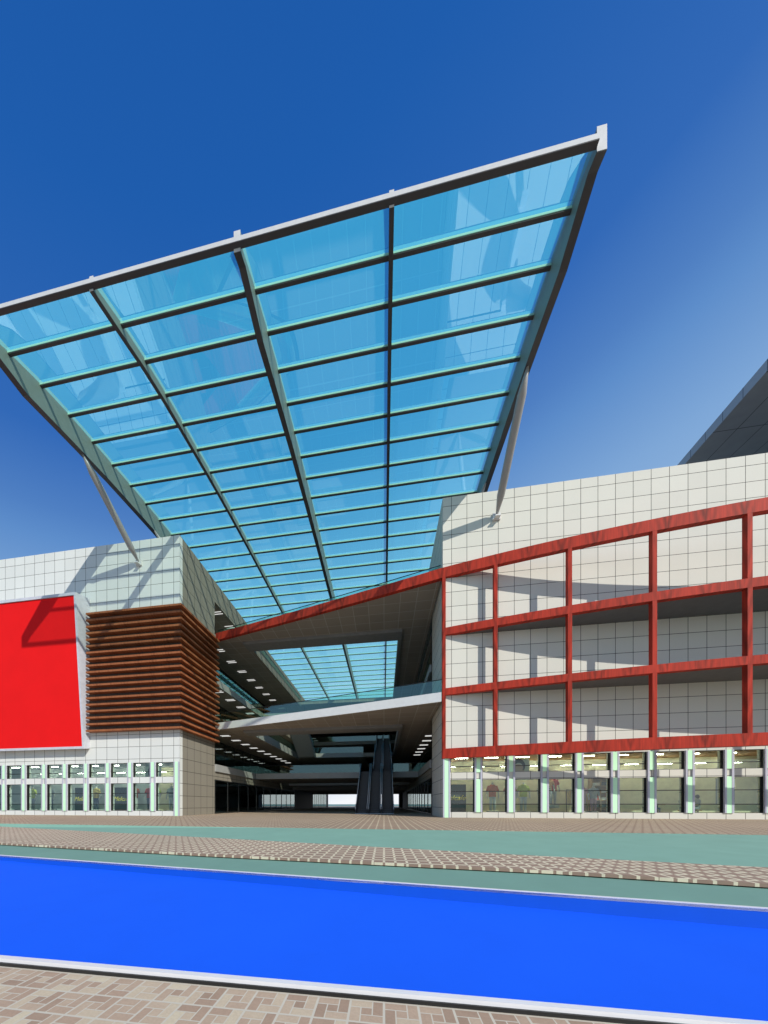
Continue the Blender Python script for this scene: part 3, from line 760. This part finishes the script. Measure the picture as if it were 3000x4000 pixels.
def person(x, y, face, label, shirt, hair):
    """seated figure: one skinned body, arms resting on the table, five fingers each; face = +1 looks to the right"""
    t = thing('person', label, 'person', (x,y,1.0))
    f = face; V = []; E = []; RR = []
    def add(p, r, par=None):
        V.append((p[0]*f, p[1], p[2])); RR.append(r)
        if par is not None: E.append((par, len(V)-1))
        return len(V)-1
    pel = add((0,0,.50),.13); sp = add((.01,0,.72),.125,pel); ch = add((.02,0,.93),.14,sp); nk = add((.03,0,1.07),.055,ch); hd = add((.05,0,1.17),.085,nk); ht = add((.05,0,1.27),.08,hd)
    add((.12,0,1.14),.035,hd); add((.145,0,1.18),.014,hd)
    for s_ in (-1,1):
        sh = add((.01,s_*.17,.98),.06,ch); el = add((.10,s_*.22,.76),.045,sh); wr = add((.33,s_*.12,.75),.03,el); pm = add((.40,s_*.11,.75),.032,wr)
        for q in range(4): k1 = add((.45,s_*(.085+.018*q),.755),.010,pm); add((.485-.006*abs(q-1.5),s_*(.085+.018*q),.742),.008,k1)
        th_ = add((.40,s_*.065,.745),.011,pm); add((.43,s_*.05,.74),.009,th_)
        hp = add((.05,s_*.10,.48),.085,pel); kn = add((.45,s_*.12,.48),.06,hp); an = add((.43,s_*.12,.08),.04,kn); add((.56,s_*.12,.04),.035,an)
    me = bpy.data.meshes.new('person_body'); me.from_pydata(V, E, []); o = bpy.data.objects.new('body', me); COL.objects.link(o)
    sk = o.modifiers.new('skin','SKIN')
    for i, r in enumerate(RR): me.skin_vertices[0].data[i].radius = (r, r)
    me.skin_vertices[0].data[0].use_root = True
    o.modifiers.new('sub','SUBSURF').levels = 1; o.modifiers['sub'].render_levels = 1
    me.materials.append(shirt); o.parent = t
    MB().lathe((x+.035*f,y,2.10),(x+.035*f,y,2.37),[(0,.06),(.2,.10),(.6,.112),(.85,.08),(1,.02)],14).build('hair', hair, t, True)
    c = thing('stool', 'round stool under the '+label.split(' at a')[0], 'stool', (x,y,1.0))
    MB().lathe((x,y,1.30),(x,y,1.36),[(0,.18),(1,.18)],16).build('seat', M['wood_s'], c)
    MB().lathe((x,y,1.0),(x,y,1.30),[(0,.16),(.08,.15),(.1,.03),(1,.03)],12).build('leg', M['black'], c)
# cream building, from the passage corner to the right
x, a, b = winc(0,1); script_sign(x, 'dark board with yellow handwritten lettering in the first window right of the passage')
x, a, b = winc(1,1); mannequin(x+.28, 24.1, 'orange', 'pale', 'headless mannequin in an orange shirt, second window right of the passage')
x, a, b = winc(2,1); mannequin(x-.52, 24.3, 'red', 'navy', 'mannequin in a red top and navy trousers beside the lime shirt, cream building'); mannequin(x+.30, 24.2, 'lime', 'pale', 'headless mannequin in a lime shirt under the head poster, cream building'); head_poster(x-.05, 'poster of a dark haired head in an upper window of the cream building')
x, a, b = winc(3,1); mannequin(x-.42, 24.2, 'striped', 'pale', 'mannequin in a striped top, fourth window right of the passage'); mannequin(x+.2, 25.0, 'peach', 'grey', 'mannequin in a peach top standing behind the striped one, cream building', 1.28, 1.75); mannequin(x+.62, 25.2, 'red', 'grey', 'mannequin in a red top at the right edge of the striped one, cream building', 1.28, 1.75)
x, a, b = winc(4,1); rack(x, ['yellow','peach','yellow','pale'], 'clothes rack full of yellow garments in the cream building'); mannequin(x-.15, 24.0, 'pink', 'pink', 'mannequin in pink in front of the rack of yellow garments, cream building', 1.1); mannequin(x+.5, 24.0, 'grey', 'pink', 'mannequin in a grey top beside the pink one, cream building', 1.1)
x, a, b = winc(5,1); shelf(x+.1, 'wooden shelves of boxes behind the red price card'); price_sign(x-.42, 'red price card reading £50 in a window of the cream building')
x, a, b = winc(6,1); table(x+.55, 24.5, 'small round table at the left of the two in the cream building'); person(x+.15, 24.5, 1, 'person with dark hair in a dark top sitting alone at a table, cream building', CL['navy'], M['black'])
x, a, b = winc(7,1); table(x+.45, 24.6, 'small round table between the two seated people'); person(x+.0, 24.6, 1, 'person in a dark top facing right at a shared table, cream building', CL['navy'], M['black']); person(x+.92, 24.6, -1, 'person in a grey top facing left at a shared table, cream building', CL['grey'], M['black'])
x, a, b = winc(8,1); t = thing('banner', 'grey hanging banner in the last full window of the cream building', 'banner', (x,24.3,1.7)); MB().box(x-.35, x+.68, 24.3, 24.32, 1.75, 3.36).build('cloth', CL['grey'], t); MB().tube((x-.38,24.31,3.37), (x+.71,24.31,3.37), .015).build('rod', M['black'], t)
# pale building, from the passage corner to the left
x, a, b = winc(0,-1); mannequin(x-.42, 24.2, 'striped', 'pale', 'mannequin in a striped top in the window nearest the passage, pale building'); mannequin(x+.05, 25.0, 'peach', 'grey', 'mannequin in a peach top behind the striped one, pale building', 1.28, 1.75); mannequin(x+.6, 24.9, 'orange', 'navy', 'mannequin in an orange top in the window nearest the passage, pale building', 1.28, 1.7)
x, a, b = winc(1,-1); mannequin(x-.5, 24.3, 'red', 'navy', 'mannequin in a red top and navy trousers, pale building'); mannequin(x+.2, 24.2, 'lime', 'pale', 'headless mannequin in a lime shirt, pale building'); head_poster(x-.1, 'poster of a dark haired head in an upper window of the pale building')
x, a, b = winc(2,-1); mannequin(x+.3, 24.1, 'orange', 'pale', 'headless mannequin in an orange shirt, third window left of the passage')
x, a, b = winc(3,-1); script_sign(x+.1, 'dark board with yellow handwritten lettering, fourth window left of the passage')
x, a, b = winc(4,-1); mannequin(x+.4, 24.3, 'yellow', 'navy', 'mannequin in a yellow top, fifth window left of the passage')
x, a, b = winc(5,-1); script_sign(x+.1, 'dark board with yellow handwritten lettering, sixth window left of the passage')
x, a, b = winc(6,-1); mannequin(x-.3, 24.4, 'grey', 'navy', 'mannequin in a grey top, seventh window left of the passage')
x, a, b = winc(7,-1); mannequin(x-.2, 24.4, 'lime', 'grey', 'mannequin in a lime top near the left edge, pale building')
# tube lights on the shop ceilings
def shop_lamp(x, y, label, group):
    t = thing('tube_light', label, 'ceiling light', (x,y,4.99), group)
    MB().box(x-.42, x+.42, y-.012, y+.012, 4.966, 4.99).build('tube', M['shop_lamp'], t); MB().box(x-.3, x-.29, y-.005, y+.005, 4.996, 4.999).build('fixing', M['black'], t); return t
sp_ = shop_lamp(0,0,'x','tube lights in the shops'); used = False
for bays, side in ((rw[:10],'cream'),(lw[::-1][:9],'pale')):
    for rowname, y, dx, zl in (('front',24.2,.25,4.99),('back',25.5,-.3,4.52)):
        for i, (a, b) in enumerate(bays):
            o = sp_ if not used else copy_tree(sp_); used = True
            o.location = ((a+b)/2+dx, y, zl); o['label'] = '%s tube light from the passage in the %s row of the %s shop' % (ORD[i], rowname, side)
